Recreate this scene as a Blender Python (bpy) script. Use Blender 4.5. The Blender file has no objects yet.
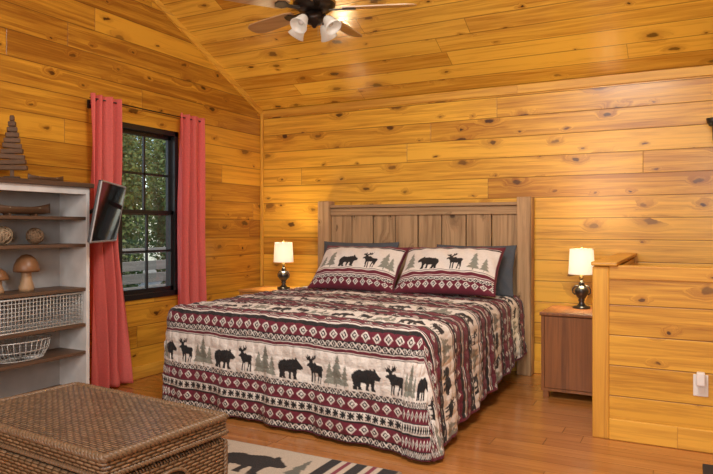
import bpy, bmesh, math, random
import numpy as np
from mathutils import Vector, Matrix, Euler
random.seed(7); np.random.seed(7)
PI = math.pi
scene = bpy.context.scene
C = scene.collection
R = math.radians
try:
    scene.view_settings.view_transform = 'Standard'
    scene.view_settings.look = 'None'
except Exception as e:
    print(e)

# ------------------------------------------------------------------ helpers
def tag(o, label=None, cat=None, group=None, kind=None):
    if label: o['label'] = label
    if cat: o['category'] = cat
    if group: o['group'] = group
    if kind: o['kind'] = kind
    return o

def empty(name, loc, label, cat, rot=(0, 0, 0), group=None):
    o = bpy.data.objects.new(name, None); C.objects.link(o)
    o.empty_display_size = .1
    o.location = loc; o.rotation_euler = rot
    return tag(o, label, cat, group)

def box_uv(bm):
    uv = bm.loops.layers.uv.verify()
    for f in bm.faces:
        n = f.normal
        ax, ay, az = abs(n.x), abs(n.y), abs(n.z)
        for l in f.loops:
            c = l.vert.co
            if az >= ax and az >= ay: l[uv].uv = (c.x, c.y)
            elif ax >= ay: l[uv].uv = (c.y, c.z)
            else: l[uv].uv = (c.x, c.z)

def obj(name, bm, mat, parent=None, loc=None, rot=None):
    bm.normal_update(); box_uv(bm)
    me = bpy.data.meshes.new(name); bm.to_mesh(me); bm.free()
    o = bpy.data.objects.new(name, me); C.objects.link(o)
    if mat: me.materials.append(mat)
    if parent: o.parent = parent
    if loc: o.location = loc
    if rot: o.rotation_euler = rot
    return o

def struct(name, bm, mat, parent=None):
    o = obj(name, bm, mat, parent)
    if parent is None: o['kind'] = 'structure'
    return o

def box(bm, x0, x1, y0, y1, z0, z1, bev=0.0, M=None, seg=2):
    m = Matrix.Translation(((x0+x1)/2, (y0+y1)/2, (z0+z1)/2)) @ Matrix.Diagonal((abs(x1-x0), abs(y1-y0), abs(z1-z0), 1))
    if M is not None: m = M @ m
    r = bmesh.ops.create_cube(bm, size=1, matrix=m)
    if bev > 0:
        es = set()
        for v in r['verts']:
            for e in v.link_edges: es.add(e)
        bmesh.ops.bevel(bm, geom=list(es), offset=bev, segments=seg, affect='EDGES', profile=.5)

def bxm(*a, **k):
    bm = bmesh.new(); box(bm, *a, **k); return bm

def lathe(bm, prof, seg=24, M=None, smooth=True):
    M = M or Matrix.Identity(4)
    rings = []
    for r, z in prof:
        if r < 1e-5:
            rings.append([bm.verts.new(M @ Vector((0, 0, z)))])
        else:
            rings.append([bm.verts.new(M @ Vector((r*math.cos(2*PI*i/seg), r*math.sin(2*PI*i/seg), z))) for i in range(seg)])
    for a, b in zip(rings[:-1], rings[1:]):
        for i in range(seg):
            j = (i+1) % seg
            if len(a) == 1 and len(b) == 1: continue
            if len(a) == 1: f = bm.faces.new((a[0], b[j], b[i]))
            elif len(b) == 1: f = bm.faces.new((a[i], a[j], b[0]))
            else: f = bm.faces.new((a[i], a[j], b[j], b[i]))
            f.smooth = smooth
    return bm

def lm(prof, seg=24, M=None):
    return lathe(bmesh.new(), prof, seg, M)

def tube(bm, pts, r, seg=8, closed=False, caps=True):
    pts = [Vector(p) for p in pts]
    n = len(pts)
    rad = r if isinstance(r, (list, tuple)) else [r]*n
    up = None; rings = []
    for i, p in enumerate(pts):
        if closed: t = pts[(i+1) % n] - pts[(i-1) % n]
        else: t = pts[min(i+1, n-1)] - pts[max(i-1, 0)]
        if t.length < 1e-9: t = Vector((0, 0, 1))
        t.normalize()
        if up is None:
            up = t.orthogonal().normalized()
        else:
            up = up - t*up.dot(t)
            if up.length < 1e-6: up = t.orthogonal()
            up.normalize()
        w = t.cross(up)
        rings.append([bm.verts.new(p + (up*math.cos(2*PI*k/seg) + w*math.sin(2*PI*k/seg))*rad[i]) for k in range(seg)])
    m = n if closed else n-1
    for i in range(m):
        a, b = rings[i], rings[(i+1) % n]
        for k in range(seg):
            f = bm.faces.new((a[k], a[(k+1) % seg], b[(k+1) % seg], b[k])); f.smooth = True
    if caps and not closed:
        bm.faces.new(rings[0][::-1]); bm.faces.new(rings[-1])

def tm(pts, r, seg=8, closed=False):
    bm = bmesh.new(); tube(bm, pts, r, seg, closed); return bm

def prism(bm, poly, axis, a0, a1):
    """extrude a 2d polygon; axis 'x': poly in (y,z); 'y': poly in (x,z); 'z': (x,y)"""
    def P(p, a):
        if axis == 'x': return Vector((a, p[0], p[1]))
        if axis == 'y': return Vector((p[0], a, p[1]))
        return Vector((p[0], p[1], a))
    A = [bm.verts.new(P(p, a0)) for p in poly]; B = [bm.verts.new(P(p, a1)) for p in poly]
    fs = [bm.faces.new(A), bm.faces.new(B[::-1])]
    n = len(poly)
    for i in range(n):
        fs.append(bm.faces.new((A[i], B[i], B[(i+1) % n], A[(i+1) % n])))
    bmesh.ops.recalc_face_normals(bm, faces=fs)

def grid_obj(name, P, col=None, mat=None, parent=None, uv=None):
    """P: (ny,nx,3) array -> smooth grid mesh with vertex colours"""
    ny, nx = P.shape[:2]
    idx = np.arange(ny*nx).reshape(ny, nx)
    q = np.stack([idx[:-1, :-1], idx[:-1, 1:], idx[1:, 1:], idx[1:, :-1]], -1).reshape(-1, 4)
    return mesh_np(name, P.reshape(-1, 3), q, None if col is None else col.reshape(-1, 3), mat, parent)

def mesh_np(name, V, Q, col=None, mat=None, parent=None):
    me = bpy.data.meshes.new(name)
    me.vertices.add(len(V)); me.vertices.foreach_set('co', np.asarray(V, np.float32).ravel())
    nf = len(Q)
    me.loops.add(nf*4); me.loops.foreach_set('vertex_index', np.asarray(Q, np.int32).ravel())
    me.polygons.add(nf)
    me.polygons.foreach_set('loop_start', np.arange(0, nf*4, 4, dtype=np.int32))
    try: me.polygons.foreach_set('loop_total', np.full(nf, 4, np.int32))
    except Exception: pass
    me.update(calc_edges=True); me.validate()
    me.polygons.foreach_set('use_smooth', np.ones(len(me.polygons), bool))
    if col is not None:
        at = me.color_attributes.new('Col', 'FLOAT_COLOR', 'POINT')
        c4 = np.ones((len(V), 4), np.float32); c4[:, :3] = col
        at.data.foreach_set('color', c4.ravel())
    if mat: me.materials.append(mat)
    me.update()
    o = bpy.data.objects.new(name, me); C.objects.link(o)
    if parent: o.parent = parent
    return o

# ------------------------------------------------------------------ node helpers
class NT:
    def __init__(s, name):
        s.m = bpy.data.materials.new(name); s.m.use_nodes = True
        s.t = s.m.node_tree; s.n = s.t.nodes; s.l = s.t.links
        s.b = s.n['Principled BSDF']; s.out = s.n['Material Output']
    def new(s, typ, **kw):
        nd = s.n.new(typ)
        for k, v in kw.items(): setattr(nd, k, v)
        return nd
    def put(s, sock, v):
        if isinstance(v, bpy.types.NodeSocket): s.l.new(v, sock)
        elif v is not None: sock.default_value = v
    def math(s, op, a, b=None, c=None, clamp=False):
        nd = s.new('ShaderNodeMath', operation=op, use_clamp=clamp)
        s.put(nd.inputs[0], a)
        if b is not None: s.put(nd.inputs[1], b)
        if c is not None: s.put(nd.inputs[2], c)
        return nd.outputs[0]
    def maprange(s, v, a, b, c=0., d=1., smooth=True):
        nd = s.new('ShaderNodeMapRange', interpolation_type='SMOOTHSTEP' if smooth else 'LINEAR')
        s.put(nd.inputs['Value'], v)
        nd.inputs['From Min'].default_value = a; nd.inputs['From Max'].default_value = b
        nd.inputs['To Min'].default_value = c; nd.inputs['To Max'].default_value = d
        return nd.outputs['Result']
    def xyz(s, x, y, z=0.):
        nd = s.new('ShaderNodeCombineXYZ')
        s.put(nd.inputs[0], x); s.put(nd.inputs[1], y); s.put(nd.inputs[2], z)
        return nd.outputs[0]
    def sep(s, v):
        nd = s.new('ShaderNodeSeparateXYZ'); s.put(nd.inputs[0], v); return nd.outputs
    def mix(s, f, a, b, mode='MIX'):
        nd = s.new('ShaderNodeMix', data_type='RGBA', blend_type=mode)
        s.put(nd.inputs[0], f)
        for k, v in ((6, a), (7, b)):
            s.put(nd.inputs[k], v if isinstance(v, bpy.types.NodeSocket) else (*v, 1.))
        return nd.outputs[2]
    def noise(s, vec, scale=1., detail=4., rough=.5, dist=0.):
        nd = s.new('ShaderNodeTexNoise')
        s.put(nd.inputs['Vector'], vec); nd.inputs['Scale'].default_value = scale
        nd.inputs['Detail'].default_value = detail; nd.inputs['Roughness'].default_value = rough
        nd.inputs['Distortion'].default_value = dist
        return nd.outputs['Fac']
    def white(s, w):
        nd = s.new('ShaderNodeTexWhiteNoise', noise_dimensions='1D'); s.put(nd.inputs['W'], w)
        return nd.outputs['Value']
    def bump(s, h, strength=.5, dist=.01):
        nd = s.new('ShaderNodeBump'); nd.inputs['Strength'].default_value = strength
        nd.inputs['Distance'].default_value = dist; s.put(nd.inputs['Height'], h)
        s.l.new(nd.outputs[0], s.b.inputs['Normal']); return nd
    def uv(s):
        return s.new('ShaderNodeTexCoord').outputs['UV']
    def ob(s):
        return s.new('ShaderNodeTexCoord').outputs['Object']

def wood(name, w=.19, L=2.6, light=(.84, .465, .052), dark=(.43, .175, .015), knot=(.045, .012, .003), halo=(.29, .092, .010),
         groove=(.10, .034, .006), swap=False, knots=.68, rough=.32, coat=.28, ksc=(2.9, 5.6), gapw=.005, hoff=0., gs=1.0, con=2.8, kr=(.044, .13), bw=.85, bumpy=.3):
    t = NT(name)
    u = t.sep(t.uv())
    l, h = (u[1], u[0]) if swap else (u[0], u[1])
    h = t.math('ADD', h, hoff + 40.)
    row = t.math('FLOOR', t.math('DIVIDE', h, w))
    rnd = t.white(t.math('ADD', row, .37))
    l2 = t.math('ADD', t.math('MULTIPLY_ADD', rnd, L*3, 50.), l)
    seg = t.math('FLOOR', t.math('DIVIDE', l2, L))
    idv = t.math('ADD', t.math('MULTIPLY', row, 13.71), t.math('MULTIPLY', seg, 5.37))
    bval = t.white(idv)
    hf = t.math('FRACT', t.math('DIVIDE', h, w))
    eh = t.math('MULTIPLY', t.math('MINIMUM', hf, t.math('SUBTRACT', 1., hf)), w)
    lf = t.math('FRACT', t.math('DIVIDE', l2, L))
    el = t.math('MULTIPLY', t.math('MINIMUM', lf, t.math('SUBTRACT', 1., lf)), L)
    gm = t.math('MAXIMUM', t.maprange(eh, 0., gapw, 1., 0.), t.maprange(el, 0., .004, .8, 0.))
    # knots
    wob = t.noise(t.xyz(t.math('MULTIPLY', l2, 14.), t.math('MULTIPLY', h, 20.), 0.), 1., 2.)
    kx = t.math('ADD', t.math('MULTIPLY', l2, ksc[0]), t.math('MULTIPLY', t.math('SUBTRACT', wob, .5), .26))
    ky = t.math('ADD', t.math('MULTIPLY', h, ksc[1]), t.math('MULTIPLY', t.math('SUBTRACT', wob, .5), .22))
    vo = t.new('ShaderNodeTexVoronoi', voronoi_dimensions='2D', feature='F1'); vo.inputs['Scale'].default_value = 1.
    t.put(vo.inputs['Vector'], t.xyz(kx, ky, 0.))
    d = vo.outputs['Distance']; cs = t.sep(vo.outputs['Color'])
    ex = t.math('LESS_THAN', cs[0], knots)
    rad = t.math('MULTIPLY_ADD', t.math('POWER', cs[1], 3.), kr[1], kr[0])
    dr = t.math('DIVIDE', d, rad)
    kn = t.math('MULTIPLY', t.math('MULTIPLY', t.maprange(dr, .6, 1.1, 1., 0.), ex), t.math('MULTIPLY_ADD', cs[2], .5, .5))
    ha = t.math('MULTIPLY', t.maprange(dr, .6, 3.4, 1., 0.), ex)
    # grain
    gv = t.xyz(t.math('MULTIPLY', l2, 1.0*gs), t.math('ADD', t.math('MULTIPLY', h, 24.*gs), t.math('MULTIPLY', ha, 1.8)), t.math('MULTIPLY', idv, 3.17))
    g1 = t.noise(gv, 1., 6., .62, .9)
    g2 = t.noise(t.xyz(t.math('MULTIPLY', l2, 5.*gs), t.math('MULTIPLY', h, 130.*gs), idv), 1., 2.)
    fac = t.math('ADD', t.math('MULTIPLY', t.math('SUBTRACT', g1, .5), con), t.math('MULTIPLY', t.math('SUBTRACT', g2, .5), .5))
    fac = t.math('ADD', fac, t.math('MULTIPLY_ADD', bval, bw, .60-bw/2), clamp=True)
    col = t.mix(fac, dark, light)
    col = t.mix(t.math('MULTIPLY', ha, .42), col, halo)
    col = t.mix(t.math('MULTIPLY', kn, .96), col, knot)
    col = t.mix(t.math('MULTIPLY', gm, .8), col, groove)
    t.put(t.b.inputs['Base Color'], col)
    t.b.inputs['Roughness'].default_value = rough
    t.b.inputs['Coat Weight'].default_value = coat; t.b.inputs['Coat Roughness'].default_value = .16
    hh = t.math('SUBTRACT', t.math('MULTIPLY', g1, bumpy), gm)
    t.bump(hh, .5, .004)
    return t.m

def plain(name, col, rough=.5, metal=0., var=.12, scale=30., bump=0., em=None, emstr=0., coat=0.):
    t = NT(name)
    n = t.noise(t.ob(), scale, 3.)
    a = tuple(max(0, c*(1-var)) for c in col); b = tuple(min(1, c*(1+var)) for c in col)
    t.put(t.b.inputs['Base Color'], t.mix(n, a, b))
    t.b.inputs['Roughness'].default_value = rough; t.b.inputs['Metallic'].default_value = metal
    t.b.inputs['Coat Weight'].default_value = coat
    if bump: t.bump(n, bump, .004)
    if em:
        t.b.inputs['Emission Color'].default_value = (*em, 1); t.b.inputs['Emission Strength'].default_value = emstr
    return t.m

def vcol_fabric(name, rough=.9, bscale=55., bstr=.6, bdist=.006, dk=.22):
    t = NT(name)
    a = t.new('ShaderNodeAttribute'); a.attribute_name = 'Col'
    ob = t.ob()
    n = t.noise(ob, bscale, 3., .6)
    n2 = t.noise(ob, 6., 2.)
    c = t.mix(t.maprange(n, .3, .7, .0, dk), a.outputs['Color'], (0, 0, 0))
    t.put(t.b.inputs['Base Color'], c)
    t.b.inputs['Roughness'].default_value = rough
    t.b.inputs['Sheen Weight'].default_value = .1
    t.bump(t.math('ADD', n, t.math('MULTIPLY', n2, .4)), bstr, bdist)
    return t.m

def fabric(name, col, transl=0., scale=90., var=.15, col2=None, z0=0., z1=1.):
    t = NT(name)
    n = t.noise(t.ob(), scale, 3.)
    c = t.mix(n, tuple(x*(1-var) for x in col), tuple(min(1, x*(1+var)) for x in col))
    t.put(t.b.inputs['Base Color'], c); t.b.inputs['Roughness'].default_value = .9
    t.bump(n, .3, .003)
    if transl:
        tr = t.new('ShaderNodeBsdfTranslucent'); t.put(tr.inputs['Color'], c)
        ms = t.new('ShaderNodeMixShader'); ms.inputs[0].default_value = transl
        t.l.new(t.b.outputs[0], ms.inputs[1]); t.l.new(tr.outputs[0], ms.inputs[2]); t.l.new(ms.outputs[0], t.out.inputs['Surface'])
    return t.m

def wicker(name, tan=(.275, .182, .108), dark=(.027, .016, .009), pv=.0128, pu=.041):
    t = NT(name)
    u = t.sep(t.uv())
    vv = t.math('DIVIDE', t.math('ADD', u[1], 20.), pv)
    row = t.math('FLOOR', vv); par = t.math('MULTIPLY', t.math('MODULO', row, 2.), .5)
    uu = t.math('ADD', t.math('DIVIDE', t.math('ADD', u[0], 20.), pu), par)
    bul = t.math('ABSOLUTE', t.math('SINE', t.math('MULTIPLY', uu, PI)))
    prof = t.math('SINE', t.math('MULTIPLY', t.math('FRACT', vv), PI))
    hgt = t.math('MULTIPLY', prof, t.math('MULTIPLY_ADD', bul, .75, .25))
    wn = t.white(t.math('ADD', t.math('MULTIPLY', row, 7.3), t.math('FLOOR', uu)))
    n = t.noise(t.xyz(t.math('MULTIPLY', u[0], 8.), t.math('MULTIPLY', u[1], 8.), 0.), 1., 3.)
    tone = t.math('ADD', t.math('MULTIPLY', wn, .6), t.math('MULTIPLY', n, .4))
    c1 = t.mix(tone, tuple(x*.48 for x in tan), tuple(x*1.42 for x in tan))
    t.put(t.b.inputs['Base Color'], t.mix(t.maprange(hgt, .10, .68), dark, c1))
    t.b.inputs['Roughness'].default_value = .32
    t.b.inputs['Coat Weight'].default_value = .2; t.b.inputs['Coat Roughness'].default_value = .2
    t.bump(hgt, .9, .006)
    return t.m

# ------------------------------------------------------------------ materials
M = {}
M['pine'] = wood('pine_planks', w=.172, L=3.1, rough=.38, coat=.16)
M['pine_shaded'] = wood('pine_planks_left_shaded', w=.172, L=2.7, light=(.68, .345, .034), dark=(.30, .112, .010))  # same pine, with the left wall's shade put into the colour
M['pine_half_dimmed'] = wood('pine_planks_half_wall_dimmed', w=.172, L=2.9, light=(.72, .385, .042), dark=(.36, .142, .012), rough=.4, coat=.1)  # pine colour darkened to counter the overhead fill on the half wall
M['ceil'] = wood('pine_ceiling', w=.155, L=2.9, light=(.88, .53, .075), dark=(.48, .21, .022), rough=.16, coat=.9, bumpy=.6)
M['trim'] = wood('pine_trim', w=.5, L=5., light=(.78, .435, .055), dark=(.52, .235, .027), knots=.2, groove=(.5, .24, .06), rough=.5, coat=0)
M['trimv'] = wood('pine_trim_vertical', w=.5, L=5., light=(.78, .425, .055), dark=(.52, .23, .027), knots=.2, swap=True, groove=(.5, .24, .06), rough=.5, coat=0)
M['floor'] = wood('laminate_floor', w=.13, L=1.25, light=(.50, .215, .057), dark=(.33, .125, .030), knots=.04, rough=.22, coat=.35,
                  groove=(.15, .048, .012), gapw=.0025, bw=.5)
HBC = dict(light=(.50, .32, .165), dark=(.20, .115, .053), knot=(.045, .022, .010), halo=(.14, .078, .036), rough=.8, coat=0, groove=(.05, .025, .01), hoff=1., ksc=(3., 6.), con=2.9, bumpy=1.2)
M['rustic'] = wood('weathered_headboard_vertical', w=3., L=9., **dict(HBC, knots=.5, swap=True))
M['rustich'] = wood('weathered_headboard', w=3., L=9., **dict(HBC, knots=.4))
M['walnut'] = wood('walnut_nightstand', w=3., L=9., light=(.28, .102, .028), dark=(.115, .038, .010), knots=.05, rough=.42, coat=.05, hoff=1., swap=True, con=3.2)
M['honey'] = wood('honey_nightstand', w=3., L=9., light=(.60, .28, .07), dark=(.36, .14, .03), knots=.1, rough=.35, hoff=1.)
M['shelfwood'] = wood('dark_shelf_wood', w=3., L=9., light=(.13, .075, .045), dark=(.055, .03, .018), knots=.1, rough=.5, coat=0, hoff=1.)
M['white'] = plain('worn_whitewash', (.66, .655, .64), .55, var=.25, scale=9.)
M['white_shaded'] = plain('whitewash_back_shaded', (.38, .38, .38), .6, var=.3, scale=7.)  # greyed whitewash: shade inside the bookcase put into the colour
M['black'] = plain('black_metal', (.012, .012, .013), .35)
M['blackp'] = plain('black_plastic', (.02, .02, .022), .4)
M['silver'] = plain('silver_plastic', (.34, .34, .35), .4, metal=.2)
M['bronze'] = plain('dark_bronze', (.035, .026, .02), .35, metal=.7)
M['brass'] = plain('aged_brass', (.45, .30, .12), .3, metal=.9)
M['wire'] = plain('pale_wire', (.58, .58, .56), .4, metal=.3)
M['lampbase'] = plain('dark_urn', (.018, .016, .015), .28, coat=.4)
M['bulb'] = plain('warm_bulb', (1, .9, .7), .4, em=(1, .78, .45), emstr=6.)
M['plate'] = plain('white_plastic', (.78, .77, .75), .35, var=.03)
M['curtain'] = fabric('coral_curtain', (.90, .25, .22), .5)
M['greypillow'] = fabric('grey_pillowcase', (.075, .088, .105), 0)
M['mattress'] = fabric('mattress_cloth', (.30, .29, .28), 0)
M['boxspring'] = fabric('dark_box_spring', (.03, .025, .025), 0)
M['quilt'] = vcol_fabric('printed_quilt', bscale=46., bstr=.8, bdist=.010, dk=.13)
M['sham'] = vcol_fabric('printed_sham', bscale=60., bstr=.5, bdist=.006, dk=.08)
M['rug'] = vcol_fabric('printed_rug', bscale=160., bstr=.6, bdist=.004)
M['wicker'] = wicker('wicker_weave')
M['rope'] = plain('wicker_braid', (.18, .115, .066), .4, var=.55, scale=70.)
M['twig'] = plain('twig_brown', (.20, .12, .065), .8, var=.4)
M['twigp'] = plain('twig_pale', (.33, .24, .15), .8, var=.4)
M['bark'] = plain('bark', (.055, .035, .025), .9, var=.4, scale=20.)
M['slat'] = plain('old_wood_slat', (.12, .066, .034), .7, var=.45, scale=25.)
M['mush'] = plain('carved_wood_cap', (.22, .105, .045), .4, var=.35, scale=14.)
M['mushs'] = plain('carved_wood_stem', (.42, .27, .15), .5, var=.3, scale=14.)
M['canoe'] = plain('canoe_wood', (.10, .05, .025), .45, var=.4, scale=25.)
M['blade'] = wood('fan_blade_wood', w=3., L=9., light=(.50, .33, .17), dark=(.34, .2, .09), knots=0., rough=.4, hoff=1.)
M['deck'] = wood('weathered_deck', w=.14, L=4., light=(.16, .165, .155), dark=(.10, .105, .097), knots=.1, knot=(.08, .07, .06), halo=(.11, .10, .09), groove=(.05, .05, .045), rough=.9, coat=0)

def shade_mat():
    t = NT('lamp_shade_linen')
    n = t.noise(t.ob(), 220., 2.)
    c = t.mix(n, (.84, .80, .72), (.94, .91, .84))
    t.put(t.b.inputs['Base Color'], c); t.b.inputs['Roughness'].default_value = .9
    t.b.inputs['Emission Color'].default_value = (1., .84, .56, 1); t.b.inputs['Emission Strength'].default_value = .45
    tr = t.new('ShaderNodeBsdfTranslucent'); t.put(tr.inputs['Color'], c)
    ms = t.new('ShaderNodeMixShader'); ms.inputs[0].default_value = .12
    t.l.new(t.b.outputs[0], ms.inputs[1]); t.l.new(tr.outputs[0], ms.inputs[2]); t.l.new(ms.outputs[0], t.out.inputs['Surface'])
    return t.m
M['shade'] = shade_mat()
def frost():
    t = NT('frosted_glass')
    t.b.inputs['Base Color'].default_value = (.85, .82, .76, 1); t.b.inputs['Roughness'].default_value = .35
    t.b.inputs['Transmission Weight'].default_value = .4
    t.b.inputs['Emission Color'].default_value = (1, .9, .75, 1); t.b.inputs['Emission Strength'].default_value = .08
    return t.m
M['frost'] = frost()
def winglass():
    t = NT('window_glass')
    tb = t.new('ShaderNodeBsdfTransparent'); gl = t.new('ShaderNodeBsdfGlossy'); gl.inputs['Roughness'].default_value = .02
    ms = t.new('ShaderNodeMixShader'); ms.inputs[0].default_value = .04
    t.l.new(tb.outputs[0], ms.inputs[1]); t.l.new(gl.outputs[0], ms.inputs[2]); t.l.new(ms.outputs[0], t.out.inputs['Surface'])
    return t.m
M['glass'] = winglass()
def screen():
    t = NT('tv_screen')
    t.b.inputs['Base Color'].default_value = (.010, .013, .012, 1); t.b.inputs['Roughness'].default_value = .06
    t.b.inputs['Specular IOR Level'].default_value = .6
    return t.m
M['screen'] = screen()
def leafm(name, a, b):
    t = NT(name)
    n = t.noise(t.ob(), 2.5, 3.)
    c = t.mix(n, a, b); t.put(t.b.inputs['Base Color'], c); t.b.inputs['Roughness'].default_value = .6
    tr = t.new('ShaderNodeBsdfTranslucent'); t.put(tr.inputs['Color'], c)
    ms = t.new('ShaderNodeMixShader'); ms.inputs[0].default_value = .4
    t.l.new(t.b.outputs[0], ms.inputs[1]); t.l.new(tr.outputs[0], ms.inputs[2]); t.l.new(ms.outputs[0], t.out.inputs['Surface'])
    return t.m
M['leaf'] = leafm('tree_leaves', (.022, .052, .016), (.14, .21, .06))
M['ground'] = plain('outdoor_ground', (.12, .12, .095), .95, var=.5, scale=3.)

# ------------------------------------------------------------------ room shell
RZ, SL, YR, YF, XR = 2.40, .466, -3.6, -7.2, 5.4
def roof(y): return RZ - SL*y if y >= YR else RZ + SL*(y - YF)
WY0, WY1, WZ0, WZ1 = -1.90, -1.225, .63, 2.02

struct('floor', bxm(-.12, XR+.12, YF-.12, .12, -.1, 0), M['floor'])
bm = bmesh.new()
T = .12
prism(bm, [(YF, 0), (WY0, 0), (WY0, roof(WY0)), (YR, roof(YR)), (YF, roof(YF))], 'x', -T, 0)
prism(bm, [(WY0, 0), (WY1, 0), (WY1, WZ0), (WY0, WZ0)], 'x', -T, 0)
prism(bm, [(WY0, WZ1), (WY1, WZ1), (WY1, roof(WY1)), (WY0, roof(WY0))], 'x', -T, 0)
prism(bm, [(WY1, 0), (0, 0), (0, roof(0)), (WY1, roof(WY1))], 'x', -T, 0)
struct('wall_left', bm, M['pine_shaded'])
struct('wall_back', bxm(-T, XR+T, 0, T, 0, RZ+.02), M['pine'])
bm = bmesh.new(); prism(bm, [(YF, 0), (0, 0), (0, RZ), (YR, roof(YR)), (YF, RZ)], 'x', XR, XR+T); struct('wall_right', bm, M['pine'])
struct('wall_front', bxm(-T, XR+T, YF-T, YF, 0, RZ+.02), M['pine'])
bm = bmesh.new()
prism(bm, [(T, RZ-SL*T), (YR, roof(YR)), (YF-T, RZ-SL*T), (YF-T, RZ-SL*T+.12), (YR, roof(YR)+.12), (T, RZ-SL*T+.12)], 'x', -T, XR+T)
struct('ceiling', bm, M['ceil'])
# trims
bm = bmesh.new(); prism(bm, [(0, RZ), (YR, roof(YR)), (YR, roof(YR)-.055), (0, RZ-.055)], 'x', 0, .022); struct('trim_1', bm, M['trim'])
struct('trim_2', bxm(0, .03, -.03, 0, 0, RZ-.02, .006), M['trimv'])
struct('trim_3', bxm(.03, XR, -.016, 0, RZ-.075, RZ-.005, .003), M['trim'])
struct('baseboard_left', bxm(0, .018, YF, -.03, 0, .10, .004), M['trim'])
struct('baseboard_back', bxm(.03, 3.41, -.018, 0, 0, .10, .004), M['trim'])

# stair half wall (L shaped) with cap, post and base
HX, HY, HZ = 3.41, -1.50, .985
bm = bmesh.new()
box(bm, HX+.075, XR, HY, HY+.11, 0, HZ-.02)
box(bm, HX+.02, HX+.11, HY+.11, 0, 0, HZ-.02)
wh = struct('wall_stair', bm, M['pine_half_dimmed'])
struct('trim_4', bxm(HX-.005, HX+.085, HY-.012, HY+.09, 0, HZ-.005, .006), M['trimv'])
struct('trim_5', bxm(HX+.085, XR, HY-.012, HY+.0, HZ-.075, HZ-.0, .004), M['trim'])
struct('trim_7', bxm(HX+.085, XR, HY, HY+.12, HZ-.02, HZ-.0, .004), M['trim'])
struct('trim_6', bxm(HX-.01, HX+.13, HY-.03, 0, HZ-.0, HZ+.022, .006), M['trim'])
struct('baseboard_stair', bxm(HX+.085, XR, HY-.016, HY, 0, .12, .005), M['trim'])

# ------------------------------------------------------------------ window
win = bpy.data.objects.new('window_1', None); C.objects.link(win); win['kind'] = 'structure'
win.location = (0, (WY0+WY1)/2, WZ0)
ww, wh_ = WY1-WY0, WZ1-WZ0
bm = bmesh.new(); fw = .045
box(bm, -.09, .015, -ww/2, -ww/2+fw, 0, wh_, .004); box(bm, -.09, .015, ww/2-fw, ww/2, 0, wh_, .004)
box(bm, -.09, .015, -ww/2, ww/2, 0, fw, .004); box(bm, -.09, .015, -ww/2, ww/2, wh_-fw, wh_, .004)
obj('window_frame', bm, M['black'], win)
mid = wh_/2
for nm, z0, z1, x in (('upper_sash', mid-.02, wh_-fw, -.06), ('lower_sash', fw, mid+.02, -.03)):
    bm = bmesh.new(); s = .030
    ya, yb = -ww/2+fw, ww/2-fw
    box(bm, x, x+.028, ya, ya+s, z0, z1); box(bm, x, x+.028, yb-s, yb, z0, z1)
    box(bm, x, x+.028, ya, yb, z0, z0+s+.006); box(bm, x, x+.028, ya, yb, z1-s, z1)
    box(bm, x+.006, x+.024, -.009, .009, z0, z1)
    box(bm, x+.006, x+.024, ya, yb, (z0+z1)/2-.009, (z0+z1)/2+.009)
    sa = obj(nm, bm, M['black'], win)
    obj('glass_pane', bxm(x+.012, x+.016, ya+s, yb-s, z0+s, z1-s), M['glass'], sa)

# ------------------------------------------------------------------ outdoors
struct('ground', bxm(-30, -.3, -16, 22, -1.0, -.9), M['ground'])
def tree(x, y, h, r, seed):
    rng = np.random.RandomState(seed)
    t = empty('tree', (x, y, -.9), 'leafy green tree outdoors behind the black framed window', 'tree', group='trees outside the window')
    obj('trunk', tm([(0, 0, 0), (.05, .02, h*.3), (.0, .06, h*.6), (.04, 0, h*.9)], [.11, .09, .06, .03], 10), M['bark'], t)
    n = 11000
    p = rng.normal(size=(n, 3)); p /= np.linalg.norm(p, axis=1)[:, None]; p *= rng.uniform(.3, 1, (n, 1))**.5
    clump = .82 + .18*np.sin(p[:, :1]*7+seed)*np.sin(p[:, 1:2]*8)*np.sin(p[:, 2:3]*9)
    c = np.stack([p[:, 0]*r*.93, p[:, 1]*r*.93, h*.54 + p[:, 2]*h*.44], -1)*np.concatenate([clump, clump, np.ones((n, 1))], 1)
    a = rng.normal(size=(n, 3)); a /= np.linalg.norm(a, axis=1)[:, None]
    b = np.cross(a, rng.normal(size=(n, 3))); b /= np.linalg.norm(b, axis=1)[:, None]
    s = rng.uniform(.028, .055, (n, 1))
    V = np.stack([c-a*s, c+b*s*.5, c+a*s, c-b*s*.5], 1).reshape(-1, 3)
    mesh_np('foliage', V, np.arange(4*n).reshape(-1, 4), None, M['leaf'], t)
for k, (x, y, h, r) in enumerate([(-3.4, .9, 4.2, .72), (-5.0, 2.6, 4.8, .82), (-5.3, 4.6, 5.2, .88), (-7.4, 4.6, 6.2, 1.05), (-7.6, 7.0, 6.4, 1.15), (-10.2, 6.7, 7.5, 1.25), (-10.3, 9.4, 7.8, 1.3), (-13.2, 9.6, 9.0, 1.35), (-13.2, 12.6, 9.0, 1.4)]):
    tree(x, y, h, r, k+3)
# grey deck rail outside the window
dk = empty('deck_railing', (-1.9, .2, -.9), 'grey weathered deck railing outside the lower window panes', 'railing')
for y in (-1.4, 1.6): obj('post', bxm(-.05, .05, y-.05, y+.05, 0, 1.84, .004), M['deck'], dk)
obj('top_rail', bxm(-.03, .03, -1.5, 1.7, 1.80, 1.86, .004), M['deck'], dk)
for z in (1.20, 1.35, 1.50, 1.65): obj('rail', bxm(-.02, .02, -1.5, 1.7, z-.055, z+.055, .003), M['deck'], dk)

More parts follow.
